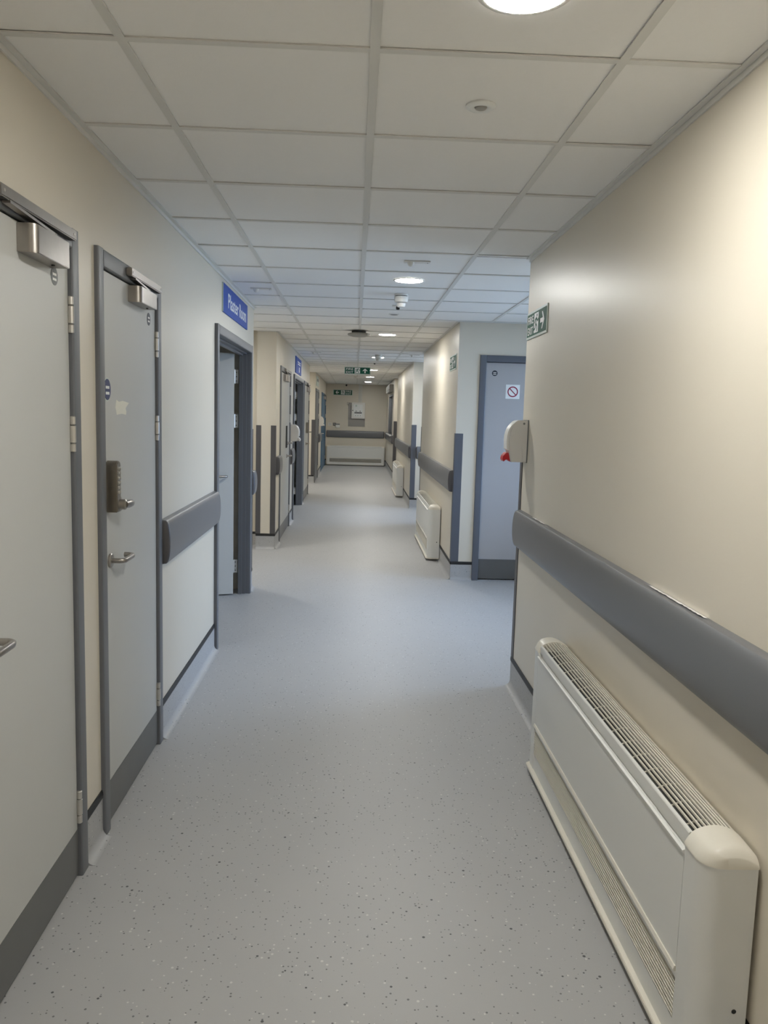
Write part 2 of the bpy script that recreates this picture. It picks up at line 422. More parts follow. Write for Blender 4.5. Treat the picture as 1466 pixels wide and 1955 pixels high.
for i in rows:
    y0, y1 = GY0 + G*i, min(GY0 + G*(i+1), Y_END)
    if y1 - y0 < 0.03: continue
    rb, lb = bay_of(R_BAYS, y0, y1), bay_of(L_BAYS, y0, y1)
    for k in ks:
        x0, x1 = GX0 + G*k, GX0 + G*(k+1)
        if x0 >= XL and x1 <= XR:
            tile(x0, x1, y0, y1)
        elif x0 < XR < x1:
            if rb:
                tile(x0, min(x1, rb[2]), rb[0], rb[1])
                if rb[0] - y0 > 0.03: tile(x0, XR, y0, rb[0])
                if y1 - rb[1] > 0.03: tile(x0, XR, rb[1], y1)
            else: tile(x0, XR, y0, y1)
        elif x0 >= XR and rb:
            tile(x0, min(x1, rb[2]), rb[0], rb[1])
        elif x0 < XL < x1:
            if lb:
                tile(max(x0, lb[2]), x1, lb[0], lb[1])
                if lb[0] - y0 > 0.03: tile(XL, x1, y0, lb[0])
                if y1 - lb[1] > 0.03: tile(XL, x1, lb[1], y1)
            else: tile(XL, x1, y0, y1)
        elif x1 <= XL and lb and x1 > lb[2]:
            tile(max(x0, lb[2]), x1, lb[0], lb[1])
    # cross tees at the near side of the row
    yb = GY0 + G*i
    rb2, lb2 = None, None
    for b in R_BAYS:
        if b[0] < yb < b[1]: rb2 = b
    for b in L_BAYS:
        if b[0] < yb < b[1]: lb2 = b
    xs = [lb2[2] if lb2 else XL] + [GX0 + G*k for k in ks if (lb2[2] if lb2 else XL) < GX0 + G*k < (rb2[2] if rb2 else XR)] + [rb2[2] if rb2 else XR]
    for a, b in zip(xs[:-1], xs[1:]):
        bar('cross_tee', a + TW/2, b - TW/2, yb - TW/2, yb + TW/2)
for k in ks:
    x = GX0 + G*k
    if XL < x < XR: bar('main_tee', x - TW/2, x + TW/2, Y_BACK, Y_END)
    elif x > XR:
        for b in R_BAYS:
            if x < b[2]: bar('main_tee', x - TW/2, x + TW/2, b[0], b[1])
    elif x < XL:
        for b in L_BAYS:
            if x > b[2]: bar('main_tee', x - TW/2, x + TW/2, b[0], b[1])
def angle_y(x, s, y0, y1):       # wall angle along y on the wall at x; s=+1 leg points to +x
    a, b = sorted((x, x + s*0.024)); bar('wall_angle', a, b, y0, y1, CEIL - 0.001, CEIL + 0.003)
    a, b = sorted((x, x + s*0.0025)); bar('wall_angle', a, b, y0, y1, CEIL - 0.001, CEIL + 0.03)
def angle_x(y, s, x0, x1):
    a, b = sorted((y, y + s*0.024)); bar('wall_angle', x0, x1, a, b, CEIL - 0.001, CEIL + 0.003)
for s, e in ((Y_BACK, Y_L1), (Y_P1, Y_L2), (Y_P2, Y_END)): angle_y(XL, 1, s, e)
for s, e in ((Y_BACK, Y_R1), (Y_B1, Y_B1E), (Y_B2, Y_B2E), (Y_B3, Y_END)): angle_y(XR, -1, s, e)
for y in (Y_B1, Y_B2, Y_B3): angle_x(y, -1, XR, WIN_X)
angle_x(Y_P1, -1, -1.085, XL); angle_x(Y_P1 + 0.13, -1, FX0, -1.085); angle_x(Y_P2, -1, FX0, XL); angle_x(Y_END, -1, XL, XR)
for s in (-1, 1):      # white shadow bead under the angle, along both near walls
    x = XL if s < 0 else XR; y1 = Y_L1 if s < 0 else Y_R1
    tag(struct('trim_1' if s < 0 else 'trim_2', MB().box(*sorted((x, x - s*0.006)), Y_BACK, y1, CEIL - 0.017, CEIL - 0.0015), 'tee'),
        'thin white bead where the cream wall with the nearest doors meets the ceiling' if s < 0 else 'thin white bead where the wall with the nearest convector meets the ceiling', 'trim')

# ------------------------------------------------------------------ doors
def rounded(x0, x1, v0, v1, r=0.006):
    pts = [(x0, v0), (x1, v0)]
    for cx, a0 in ((x1 - r, 0), (x0 + r, PI/2)):
        for i in range(5):
            a = a0 + PI/2 * i/4
            pts.append((cx + r*math.cos(a), v1 - r + r*math.sin(a)))
    return pts
def frame(t, w, top, m='frame', fw=AR, proud=0.015, deep=WT):
    for side in (0, 1):
        mb = MB()
        a, b = (-fw, 0.0) if side == 0 else (w, w + fw)
        mb.prism(rounded(a, b, 0.0, proud), 0.0, top + fw, PUT_Z)
        a, b = (-0.02, 0.0) if side == 0 else (w, w + 0.02)
        mb.wb(a, b, -deep, 0.0, 0.0, top + 0.02)
        obj('jamb', mb, m, t, smooth=True)
    mb = MB().prism([(v, top + fw - (fw - (p + fw))) if False else (v, top + (p + fw)) for p, v in rounded(-fw, 0.0, 0.0, proud)], 0.0, w, PUT_W)
    mb.wb(0.0, w, -deep, 0.0, top, top + 0.02)
    obj('head', mb, m, t, smooth=True)
def stops(t, w, top, m='frame', v=-0.055):
    mb = MB().wb(0, 0.014, v-0.012, v, 0, top-0.014); obj('stop', mb, m, t)
    obj('stop', MB().wb(w-0.014, w, v-0.012, v, 0, top-0.014), m, t)
    obj('stop', MB().wb(0, w, v-0.012, v, top-0.014, top), m, t)
def hinge(parent, u, z, v=0.008, h=0.11):
    mb = MB()
    for a, b, r in ((0, 0.24, 0.0085), (0.255, 0.745, 0.0095), (0.76, 1.0, 0.0085)):
        mb.lathe([(r*0.7, z+h*a), (r, z+h*a+0.002), (r, z+h*b-0.002), (r*0.7, z+h*b)], lambda p, q, h_: (u+p, -v+q, h_), 12)
    obj('hinge', mb, 'zinc', parent, smooth=True)
def lever(parent, u, z, face, d=1, length=0.125, m='steel'):
    """return-to-door lever on a round rose; d=+1 points along +u"""
    mb = MB().lathe([(0.026, face), (0.026, face+0.006), (0.023, face+0.009), (0.009, face+0.009)], lambda p, q, h: (u+p, -h, z+q), 20)
    pts = [(u, -face-0.004, z), (u, -face-0.038, z), (u+d*0.004, -face-0.046, z), (u+d*0.014, -face-0.052, z), (u+d*(length-0.022), -face-0.052, z),
           (u+d*(length-0.008), -face-0.048, z), (u+d*length, -face-0.038, z), (u+d*length, -face-0.016, z)]
    mb.tube(pts, 0.0095, 12)
    return obj('lever_handle', mb, m, parent, smooth=True)
def disc(parent, u, z, r, face, m, name='disc_sign', lines=2, ink='ink'):
    o = obj(name, MB().lathe([(r, face), (r, face+0.0012)], lambda p, q, h: (u+p, -h, z+q), 28), m, parent)
    for k in range(lines):
        zz = z + (0.2 - 0.55*k) * r
        obj('print_line', MB().wb(u-0.55*r, u+0.55*r, face+0.0012, face+0.0016, zz-0.13*r, zz+0.13*r), ink, o)
    return o
def closer(t, u0, u1, z0, z1, face, track_u0, track_u1, track_z):
    """door closer on the leaf with its slide track on the frame head"""
    r = 0.022; prof = [(u1, face), (u1, face+0.05)]
    for i in range(7):
        a = PI/2 + PI/2*i/6
        prof.append((u0 + r + r*math.cos(a), face + 0.05 - r + r*math.sin(a)))
    prof.append((u0, face))
    c = obj('closer', MB().prism(prof, z0, z1, PUT_Z), 'steel', t, smooth=True, bevel=0.0015)
    obj('screw', MB().lathe([(0.005, z0-0.003), (0.005, z0)], lambda p, q, h: (u1-0.06+p, -face-0.025+q, h), 10), 'dark', c)
    tr = MB().wb(track_u0, track_u1, 0.015, 0.037, track_z, track_z+0.030)
    obj('slide_track', tr, 'steel', c, bevel=0.003)
    obj('track_slot', MB().wb(track_u0+0.02, track_u1-0.02, 0.018, 0.033, track_z-0.0012, track_z), 'dark', c)
    for a in (track_u0+0.02, track_u1-0.025):
        obj('screw', MB().lathe([(0.005, 0.036), (0.004, 0.0385)], lambda p, q, h: (a+p, -h, track_z+0.015+q), 10), 'zinc', c)
    p0 = Vector((track_u0+0.05, -0.028, track_z-0.003)); p1 = Vector((u1-0.075, -face-0.03, z1+0.006))
    d = (p1-p0).normalized(); n = Vector((-d.y, d.x, 0)).normalized()*0.010
    mb = MB(); k = len(mb.v)
    for p in (p0, p1):
        for s, h in ((-1, 0.0), (1, 0.0), (1, 0.007), (-1, 0.007)):
            q = p + n*s; mb.v.append((q.x, q.y, q.z + h - 0.004))
    mb.f += [(0,1,2,3), (4,5,6,7), (0,1,5,4), (1,2,6,5), (2,3,7,6), (3,0,4,7)]
    obj('closer_arm', mb, 'steel', c)
    obj('pivot', MB().lathe([(0.012, z1-0.001), (0.012, z1+0.008)], lambda p, q, h: (p1.x+p, p1.y+q, h), 14), 'steel', c)
    return c
def kick(parent, w, face, h=0.165, m='kick'):
    obj('kick_plate', MB().wb(0.004, w-0.004, face, face+0.0015, 0.012, h), m, parent)
TOP = 2.005
def door(n, label, loc, rz, w, top=TOP, m='leaf', hinges='far', leaf=True, face=0.001, fm='frame', kp=True, proud=0.015):
    t = thing('door_%d' % n, label, 'door', loc, rz, kind='structure')
    frame(t, w, top, fm, proud=proud)
    if not leaf: return t, None
    stops(t, w, top, fm)
    lf = obj('door_leaf', MB().wb(0.003, w-0.003, face-0.044, face, 0.010, top-0.004), m, t, bevel=0.0012)
    if kp: kick(lf, w, face)
    u = w if hinges == 'far' else 0.0
    for z in (1.755, 1.395, 0.185): hinge(t, u, z)
    return t, lf

# door 1: nearest
t1, lf1 = door(1, 'nearest pale grey door, cut by the picture edge, with a large steel closer', (XL, D1[0], 0), RL, D1[1]-D1[0])
closer(t1, 0.385, 0.628, 1.924, 1.997, 0.001, 0.215, 0.735, 2.022)
disc(lf1, 0.642, 1.905, 0.026, 0.001, 'grey', ink='white')
lever(lf1, 0.065, 0.955, 0.001)
# door 2: keypad
t2, lf2 = door(2, 'narrow pale grey door with keypad lock, blue disc and torn tape', (XL, D2[0], 0), RL, D2[1]-D2[0])
closer(t2, 0.340, 0.585, 1.936, 1.997, 0.001, 0.265, 0.735, 2.022)
disc(lf2, 0.645, 1.905, 0.026, 0.001, 'charcoal', ink='white')
obj('disc_rim', MB().lathe([(0.041, 0.001), (0.041, 0.0018)], lambda p, q, h: (0.062+p, -h, 1.597+q), 28), 'sage', lf2)
disc(lf2, 0.062, 1.597, 0.037, 0.0018, 'navy')
tp = [(0.172, 1.563), (0.205, 1.556), (0.25, 1.560), (0.295, 1.557), (0.335, 1.553), (0.305, 1.540), (0.292, 1.533), (0.300, 1.520), (0.296, 1.508), (0.24, 1.512), (0.20, 1.510), (0.175, 1.508), (0.168, 1.524), (0.158, 1.535)]
obj('tape_patch', MB().prism(tp, 0.001, 0.0016, PUT_F), 'tape', lf2)
lk = MB().prism([(0.030, 1.165), (0.090, 1.165), (0.092, 1.20), (0.084, 1.212), (0.076, 1.222), (0.076, 1.330)] + [(0.053 + 0.023*math.cos(a), 1.330 + 0.018*math.sin(a)) for a in (0.4, 0.8, 1.2, 1.57, 1.94, 2.3, 2.7)] + [(0.030, 1.330)], 0.001, 0.042, PUT_F)
lock = obj('keypad_lock', lk, 'bronze', lf2, bevel=0.003)
for r_ in range(6):
    for c_ in range(2):
        u, z = 0.044 + 0.019*c_, 1.236 + 0.017*r_
        obj('key', MB().lathe([(0.0058, 0.042), (0.0058, 0.0455), (0.004, 0.047)], lambda p, q, h: (u+p, -h, z+q), 10), 'zinc', lock, smooth=True)
obj('lock_lever', MB().lathe([(0.019, 0.042), (0.019, 0.062), (0.014, 0.066)], lambda p, q, h: (0.063+p, -h, 1.192+q), 18).tube([(0.060, -0.060, 1.192), (0.085, -0.066, 1.192), (0.115, -0.066, 1.191), (0.140, -0.060, 1.190), (0.150, -0.057, 1.190)], [0.013, 0.0145, 0.0135, 0.0105, 0.008], 12), 'steel', lock, smooth=True)
lever(lf2, 0.07, 0.985, 0.001, 1, 0.13)

# plaster room doorway: open leaf hung on the far jamb
def open_doorway(n, label, y0, y1, leaf_len, swing=0.36, lf_m='leaf'):
    w = y1 - y0
    t, _ = door(n, label, (XL, y0, 0), RL, w, leaf=False, proud=0.022)
    for k, v in enumerate((-0.02, -0.05)):          # stepped inner lining
        a = 0.012*(k+1)
        obj('lining_step', MB().wb(w-a, w, -WT, v, 0, TOP-a), 'frame', t, bevel=0.002)
        obj('lining_step', MB().wb(0, a, -WT, v, 0, TOP-a), 'frame', t, bevel=0.002)
        obj('lining_step', MB().wb(0, w, -WT, v, TOP-a, TOP), 'frame', t, bevel=0.002)
    # leaf swung well into the room about the far jamb, its face towards the corridor
    lv0 = -WT - 0.042
    lf = obj('door_leaf', MB().box(-0.040, 0.004, 0.004, leaf_len, 0.012, TOP-0.012), lf_m, t, loc=(w-0.032, -lv0, 0), rz=swing, bevel=0.0012)
    for z in (1.755, 1.395, 0.185):
        o = obj('hinge', MB().wb(w-0.030, w-0.026, lv0-0.004, lv0+0.036, z, z+0.11), 'zinc', t)
        obj('hinge_pin', MB().lathe([(0.008, z), (0.008, z+0.11)], lambda p, q, h: (w-0.036+p, -(lv0+0.006)+q, h), 10), 'zinc', o, smooth=True)
        for dz in (0.02, 0.055, 0.09):
            obj('screw', MB().box(w-0.0315, w-0.030, -(lv0+0.026), -(lv0+0.018), z+dz-0.004, z+dz+0.004), 'dark', o)
    return t, lf, w, lv0
tp_, lfp, wp, lvp = open_doorway(3, 'dark grey doorway with its door standing open under the blue room sign', DP[0], DP[1], 0.92)
pts = [(-0.040, 0.185, 1.0), (-0.082, 0.185, 1.0), (-0.092, 0.180, 1.0), (-0.096, 0.165, 1.0), (-0.096, 0.088, 1.0), (-0.092, 0.076, 1.0), (-0.082, 0.070, 1.0), (-0.064, 0.070, 1.0)]
obj('lever_handle', MB().tube(pts, 0.0095, 12).lathe([(0.026, 0.040), (0.026, 0.048)], lambda a, b, h: (-h, 0.185+a, 1.0+b), 20), 'steel', lfp, smooth=True)
# far doors on the left wall
tA, lfA = door(4, 'far grey door just past the pier, with closer and pull handles', (XL, DA[0], 0), RL, DA[1]-DA[0])
closer(tA, 0.35, 0.75, 1.905, 1.985, 0.001, 0.35, 1.15, 2.022)
obj('vision_panel', MB().wb(0.78, 0.93, 0.001, 0.012, 1.08, 1.36), 'dark', lfA, bevel=0.003)
lever(lfA, 1.1, 1.13, 0.001, 1, 0.13); lever(lfA, 0.95, 0.97, 0.001, 1, 0.13)
tB, lfB, wB, lvB = open_doorway(5, 'far grey doorway standing open beneath a small blue sign', DB[0], DB[1], 0.92)
tC, lfC = door(6, 'far grey door with bronze keypad and lever beyond the open doorway', (XL, DC[0], 0), RL, DC[1]-DC[0])
closer(tC, 0.75, 1.15, 1.905, 1.985, 0.001, 0.6, 1.3, 2.022)
lc = obj('keypad_lock', MB().wb(0.60, 0.66, 0.001, 0.045, 1.17, 1.36), 'bronze', lfC, bevel=0.006)
lever(lfC, 0.66, 0.98, 0.001, 1, 0.14, 'bronze'); lever(lfC, 0.64, 1.19, 0.04, 1, 0.10, 'bronze')
tD, lfD = door(7, 'dark framed grey door behind the second pier', (XL, DD[0], 0), RL, DD[1]-DD[0], m='frame', kp=False)
lever(lfD, 0.09, 1.0, 0.001)
tE, lfE = door(8, 'blue painted door beside the corridor end wall', (XL, DE[0], 0), RL, DE[1]-DE[0], m='blued', fm='blued', kp=False)
closer(tE, 1.2, 1.7, 1.905, 1.985, 0.001, 1.2, 2.2, 2.022)
lever(lfE, 0.12, 1.0, 0.001)
# door facing the camera in the daylit bay
M['bframe'] = mat('slate_frame_paint', srgb(96, 100, 109), 0.4, bump=0.05, bscale=120)
M['pleaf'] = mat('pale_lilac_grey_laminate', srgb(178, 176, 176), 0.42)
t4, lf4 = door(9, 'pale grey door facing the camera in the bay, with prohibition sticker', (D4[0], Y_B1, 0), 0, D4[1]-D4[0], top=2.045, m='pleaf', fm='bframe', face=-0.03, kp=False)
kick(lf4, D4[1]-D4[0], -0.03, 0.20)
disc(lf4, 0.085, 1.945, 0.026, -0.03, 'charcoal', ink='white')
pp = obj('prohibition_sticker', MB().wb(0.195, 0.325, -0.03, -0.0285, 1.715, 1.845), 'ink', lf4)
ring = MB()
n0 = 28
for r_ in (0.049, 0.039):
    for v_ in (0.0285, 0.0278):
        for i in range(n0):
            a = 2*PI*i/n0; ring.v.append((0.26 + r_*math.cos(a), v_, 1.78 + r_*math.sin(a)))
for i in range(n0):
    j = (i+1) % n0
    ring.f += [(n0+i, n0+j, 3*n0+j, 3*n0+i), (i, j, n0+j, n0+i), (2*n0+i, 3*n0+i, 3*n0+j, 2*n0+j)]
obj('prohibition_ring', ring, 'crimson', pp)
c45 = math.sqrt(0.5)
bar_pts = [(0.26 + c45*(a*1.0 + b), 1.78 + c45*(-a*1.0 + b)) for a, b in ((-0.041, -0.004), (0.041, -0.004), (0.041, 0.004), (-0.041, 0.004))]
obj('prohibition_bar', MB().prism(bar_pts, -0.0285, -0.0276, PUT_F), 'crimson', pp)

# ------------------------------------------------------------------ handrails (crash rails)
def rail(label, loc, rz, length, caps=(1, 1), z0=0.828, z1=1.032, d=0.046):
    t = thing('handrail', label, 'handrail', loc, rz, group='grey wall rails')
    def prof(s=1.0):
        zc, hh = (z0+z1)/2, (z1-z0)/2*s
        pts = [(0.0, zc-hh)]
        for i in range(15):
            a = -PI/2 + PI*i/14
            pts.append((0.010 + (d*s-0.010)*max(0.0, math.cos(a))**0.5, zc + hh*math.sin(a)))
        pts.append((0.0, zc+hh)); return pts
    e = 0.018
    a = e if caps[0] else 0; b = length - (e if caps[1] else 0)
    obj('rail_cover', MB().prism(prof(), a, b, PUT_W), 'rail', t, smooth=True)
    for side in (0, 1):
        if not caps[side]: continue
        mb = MB(); P0 = prof(); k = len(P0); ring = []
        for i in range(6):
            f = i/5; s = math.sqrt(max(0.0, 1-(0.97*f)**2)); x = (a - e*f) if side == 0 else (b + e*f)
            zc = (z0+z1)/2
            ring.append([(x, -p*(0.35+0.65*s), zc+(q-zc)*(0.6+0.4*s)) for p, q in P0])
        for r_ in ring: mb.v += r_
        for i in range(5):
            for j in range(k):
                j2 = (j+1) % k; mb.f.append((i*k+j, i*k+j2, (i+1)*k+j2, (i+1)*k+j))
        mb.f.append(tuple(5*k+j for j in range(k))); mb.f.append(tuple(range(k)))
        obj('rail_end_cap', mb, 'guard', t, smooth=True)
    return t
rail('grey wall rail between the keypad door and the open doorway', (XL, D2[1]+AR+0.005, 0), RL, DP[0]-AR-D2[1]-AR-0.01)
rail('long grey wall rail above the nearest fan convector', (XR, Y_R1-0.05, 0), RR, Y_R1-0.05-Y_BACK-0.02, (1, 0))
rail_near = [o for o in bpy.data.objects if o.get('label', '').startswith('long grey wall rail')][0]
for (u0, u1) in ((2.02, 2.42), (0.35, 0.62)):          # torn clear film left along the top edge
    mb = MB(); nseg = 26
    for i in range(nseg + 1):
        u = u0 + (u1-u0)*i/nseg
        mb.v += [(u, -0.002, 1.0325), (u, -0.012 - 0.004*random.random(), 1.0333 + 0.0035*random.random()*(1 if i % 2 else 0.3))]
    for i in range(nseg): mb.f.append((2*i, 2*i+2, 2*i+3, 2*i+1))
    obj('film_scrap', mb, 'film', rail_near)
rail('grey wall rail above the second fan convector', (XR, Y_B1E-0.08, 0), RR, Y_B1E-0.08-Y_B1-0.07)
rail('grey wall rail above the third fan convector', (XR, Y_B2E-0.1, 0), RR, Y_B2E-0.1-Y_B2-0.08)
rail('grey rail across the bright wall face of the second bay', (XR+0.075, Y_B2, 0), 0, 1.5)
rail('grey rail on the corridor end wall, above the end convector', (XL+0.03, Y_END, 0), 0, XR-XL-0.09)
rail('short grey rail stub just past the open doorway', (XL, DP[1]+AR+0.01, 0), RL, 0.18)
rail('grey rail under the reception hatch', (XR, Y_END-0.1, 0), RR, Y_END-0.2-Y_B3-0.08)
rail('short grey rail between the far dispenser and the blue door', (XL, DD[1]+AR+0.1, 0), RL, 1.2)
rail('short grey rail under the far dispenser by the third door', (XL, DA[1]+AR+0.03, 0), RL, DB[0]-DA[1]-2*AR-0.06)
rail('short grey rail between the pier and the third door', (XL, Y_P1+0.08, 0), RL, DA[0]-AR-Y_P1-0.1)

# ------------------------------------------------------------------ corner guards
def corner_guard(label, corner, dx, dy, m, w=0.052, z0=CAPZ1, z1=1.382):
    """L-shaped guard on a wall corner; dx, dy: directions (+-1) in which its two legs run along the walls"""
    tq = 0.004; x, y = corner
    o = MB(); ox, oy = -dx*tq, -dy*tq
    pts = [(ox, oy), (dx*w, oy), (dx*w, 0), (0, 0), (0, dy*w), (ox, dy*w)]
    o.prism(pts, z0, z1, lambda p, q, t: (p, q, t))
    g = obj('corner_guard', o, m, None, loc=(x, y, 0), bevel=0.0012)
    tag(g, label, 'corner guard', 'wall corner guards')
corner_guard('charcoal corner guard on the wall end past the open doorway', (XL, Y_L1), -1, -1, 'guard')
corner_guard('charcoal corner guard at the corridor side of the first pier', (XL, Y_P1), -1, 1, 'guard')
corner_guard('charcoal corner guard at the recess side of the first pier', (-1.085, Y_P1), 1, 1, 'guard')
corner_guard('charcoal corner guard on the wall end past the far keypad door', (XL, Y_L2), -1, -1, 'guard')
corner_guard('wide charcoal corner guard on the second pier', (XL, Y_P2), -1, 1, 'guard', 0.07)
corner_guard('thin charcoal corner guard below the white dispenser with red nozzle', (XR, Y_R1), 1, -1, 'guard')
corner_guard('slate blue corner guard beside the second fan convector', (XR, Y_B1), 1, 1, 'bguard', 0.07)
corner_guard('dark corner guard at the far end of the second convector wall', (XR, Y_B1E), 1, -1, 'guard')
corner_guard('slate blue corner guard beside the third fan convector', (XR, Y_B2), 1, 1, 'bguard', 0.075)
corner_guard('dark corner guard at the far end of the third convector wall', (XR, Y_B2E), 1, -1, 'guard')
corner_guard('charcoal corner guard at the corner before the reception hatch', (XR, Y_B3), 1, 1, 'guard', 0.07)

# ------------------------------------------------------------------ fan convectors
CL = 1.745
def convector(label, loc, rz):
    t = thing('fan_convector', label, 'heater', loc, rz, group='white fan convectors')
    e = 0.105                                     # length of an end section
    zb, zt = 0.036, 0.575
    d, r = 0.125, 0.05
    def topz(v):                                  # arched top
        return zt + 0.022*math.sin(PI*min(1, max(0, v/0.118)))**0.8
    obj('casing', MB().wb(e, CL-e, 0.012, 0.100, zb+0.004, 0.556), 'duct', t)
    for side in (0, 1):
        if side == 1:
            pts = [(CL-e, 0.0), (CL, 0.0)] + [(CL-r+r*math.cos(a), d-r+r*math.sin(a)) for a in [PI/2*i/8 for i in range(9)]] + [(CL-e, d)]
        else:
            pts = [(e, 0.0), (e, d)] + [(r-r*math.sin(a), d-r+r*math.cos(a)) for a in [PI/2*i/8 for i in range(9)]] + [(0.0, 0.0)]
        ep = obj('end_panel', MB().prism(pts, zb, zt-0.018, PUT_Z), 'heat', t, smooth=True, bevel=0.0012)
        us = CL-0.0008 if side else 0.0008
        obj('screw', MB().lathe([(0.0055, 0), (0.0055, 0.0018)], lambda p, q, h: (us + (h if side else -h), -0.03+p, 0.205+q), 12), 'dark', ep)
        # moulded top cap: plan follows the rounded corner, arched front to back, rolled over at its rim
        mb = MB(); NU, NV = 13, 17; ov = 0.002
        for i in range(NU):
            uu = (e+ov)*(1-(1-i/(NU-1))**1.6)
            q = max(0.0, uu-(e-r)); dd = d - r + math.sqrt(max(0.0, (r+ov)**2 - q**2)) if q > 0 else d + ov
            for j in range(NV):
                v = dd*j/(NV-1)
                rim = min((dd-v), (e+ov-uu)*1.0 + 0.0)
                roll = 0.017*max(0.0, 1-rim/0.022)**2.2
                if j == NV-1: roll = 0.020
                x = (CL - e + uu) if side else (e - uu)
                mb.v.append((x, -v, topz(v) + 0.003 - roll - 0.006*(uu/e)**2))
        for i in range(NU-1):
            for j in range(NV-1):
                a = i*NV+j; mb.f.append((a, a+1, a+NV+1, a+NV))
        n = len(mb.v); zlow = zt-0.024
        edge = [(0, j) for j in range(NV)] + [(i, NV-1) for i in range(1, NU)] + [(NU-1, j) for j in range(NV-2, -1, -1)] + [(i, 0) for i in range(NU-2, 0, -1)]
        low = []
        for (i, j) in edge:
            x, y, z = mb.v[i*NV+j]; low.append(len(mb.v)); mb.v.append((x, y, zlow))
        m_ = len(edge)
        for q in range(m_):
            a = edge[q][0]*NV+edge[q][1]; b = edge[(q+1) % m_][0]*NV+edge[(q+1) % m_][1]
            mb.f.append((a, b, low[(q+1) % m_], low[q]))
        mb.f.append(tuple(low))
        obj('end_cap', mb, 'heatcap', t, smooth=True)
    a, b = e+0.001, CL-e-0.001
    obj('grille_rail', MB().prism([(0.0, 0.545), (0.014, 0.545), (0.014, topz(0.014)), (0.0, zt+0.001)], a, b, PUT_W), 'heatcap', t)
    obj('grille_rail', MB().prism([(0.1085, 0.550), (0.117, 0.550), (0.117, 0.578), (0.115, 0.581), (0.1085, topz(0.1085))], a, b, PUT_W), 'heat', t)
    nb = 8
    for k in range(nb):
        v = 0.0235 + (0.0985-0.0235)*k/(nb-1)
        obj('slat', MB().wb(a, b, v-0.0019, v+0.0019, topz(v)-0.0055, topz(v)), 'heatcap', t)
    for k in range(16):
        u = a + (b-a)*(k+0.5)/16
        obj('grille_rib', MB().prism([(v, topz(v)-0.012) for v in (0.014, 0.04, 0.06, 0.08, 0.1085)] + [(v, topz(v)-0.0085) for v in (0.1085, 0.08, 0.06, 0.04, 0.014)], u-0.0015, u+0.0015, PUT_W), 'heatcap', t)
    obj('recess_strip', MB().prism([(0.098, 0.515), (0.110, 0.515), (0.110, 0.550), (0.098, 0.550)], a, b, PUT_W), 'heat', t)
    obj('front_panel', MB().prism([(0.102, 0.240), (0.125, 0.240), (0.125, 0.525), (0.130, 0.531), (0.130, 0.535), (0.124, 0.5375), (0.118, 0.531), (0.102, 0.531)], a, b, PUT_W), 'heat', t)
    obj('front_lip', MB().prism([(0.102, 0.228), (0.128, 0.226), (0.131, 0.230), (0.128, 0.240), (0.102, 0.240)], a, b, PUT_W), 'heatcap', t)
    obj('upper_strip', MB().wb(a, b, 0.100, 0.122, 0.206, 0.2275), 'heat', t)
    obj('grille_back', MB().wb(a, b, 0.1002, 0.1120, 0.1012, 0.2058), 'duct', t)
    for k in range(9):
        z = 0.106 + 0.0112*k
        obj('slat', MB().prism([(0.1121, z+0.0012), (0.1235, z-0.0008), (0.1238, z+0.0026), (0.1121, z+0.0044)], a, b, PUT_W), 'heatcap', t)
    obj('lower_strip', MB().wb(a, b, 0.100, 0.122, 0.036, 0.101), 'heat', t)
    tray = [(0.004, 0.0), (CL-0.004, 0.0), (CL-0.004, 0.09), (CL-0.035, 0.139), (0.035, 0.139), (0.004, 0.09)]
    obj('base_tray', MB().prism(tray, 0.022, 0.0355, PUT_Z), 'heatcap', t, bevel=0.002)
    return t
cv = convector('nearest white fan convector, lower right, under the long grey rail', (XR - 0.0085, 3.41, 0), RR)
dup(cv, (XR - 0.0085, 10.2, 0), RR, 'second white fan convector, past the bay with the pale grey door')
dup(cv, (XR - 0.0085, 16.8, 0), RR, 'third, small looking white fan convector, far along the corridor')
dup(cv, (-0.84, Y_END - 0.0085, 0), 0, 'white fan convector low on the corridor end wall')

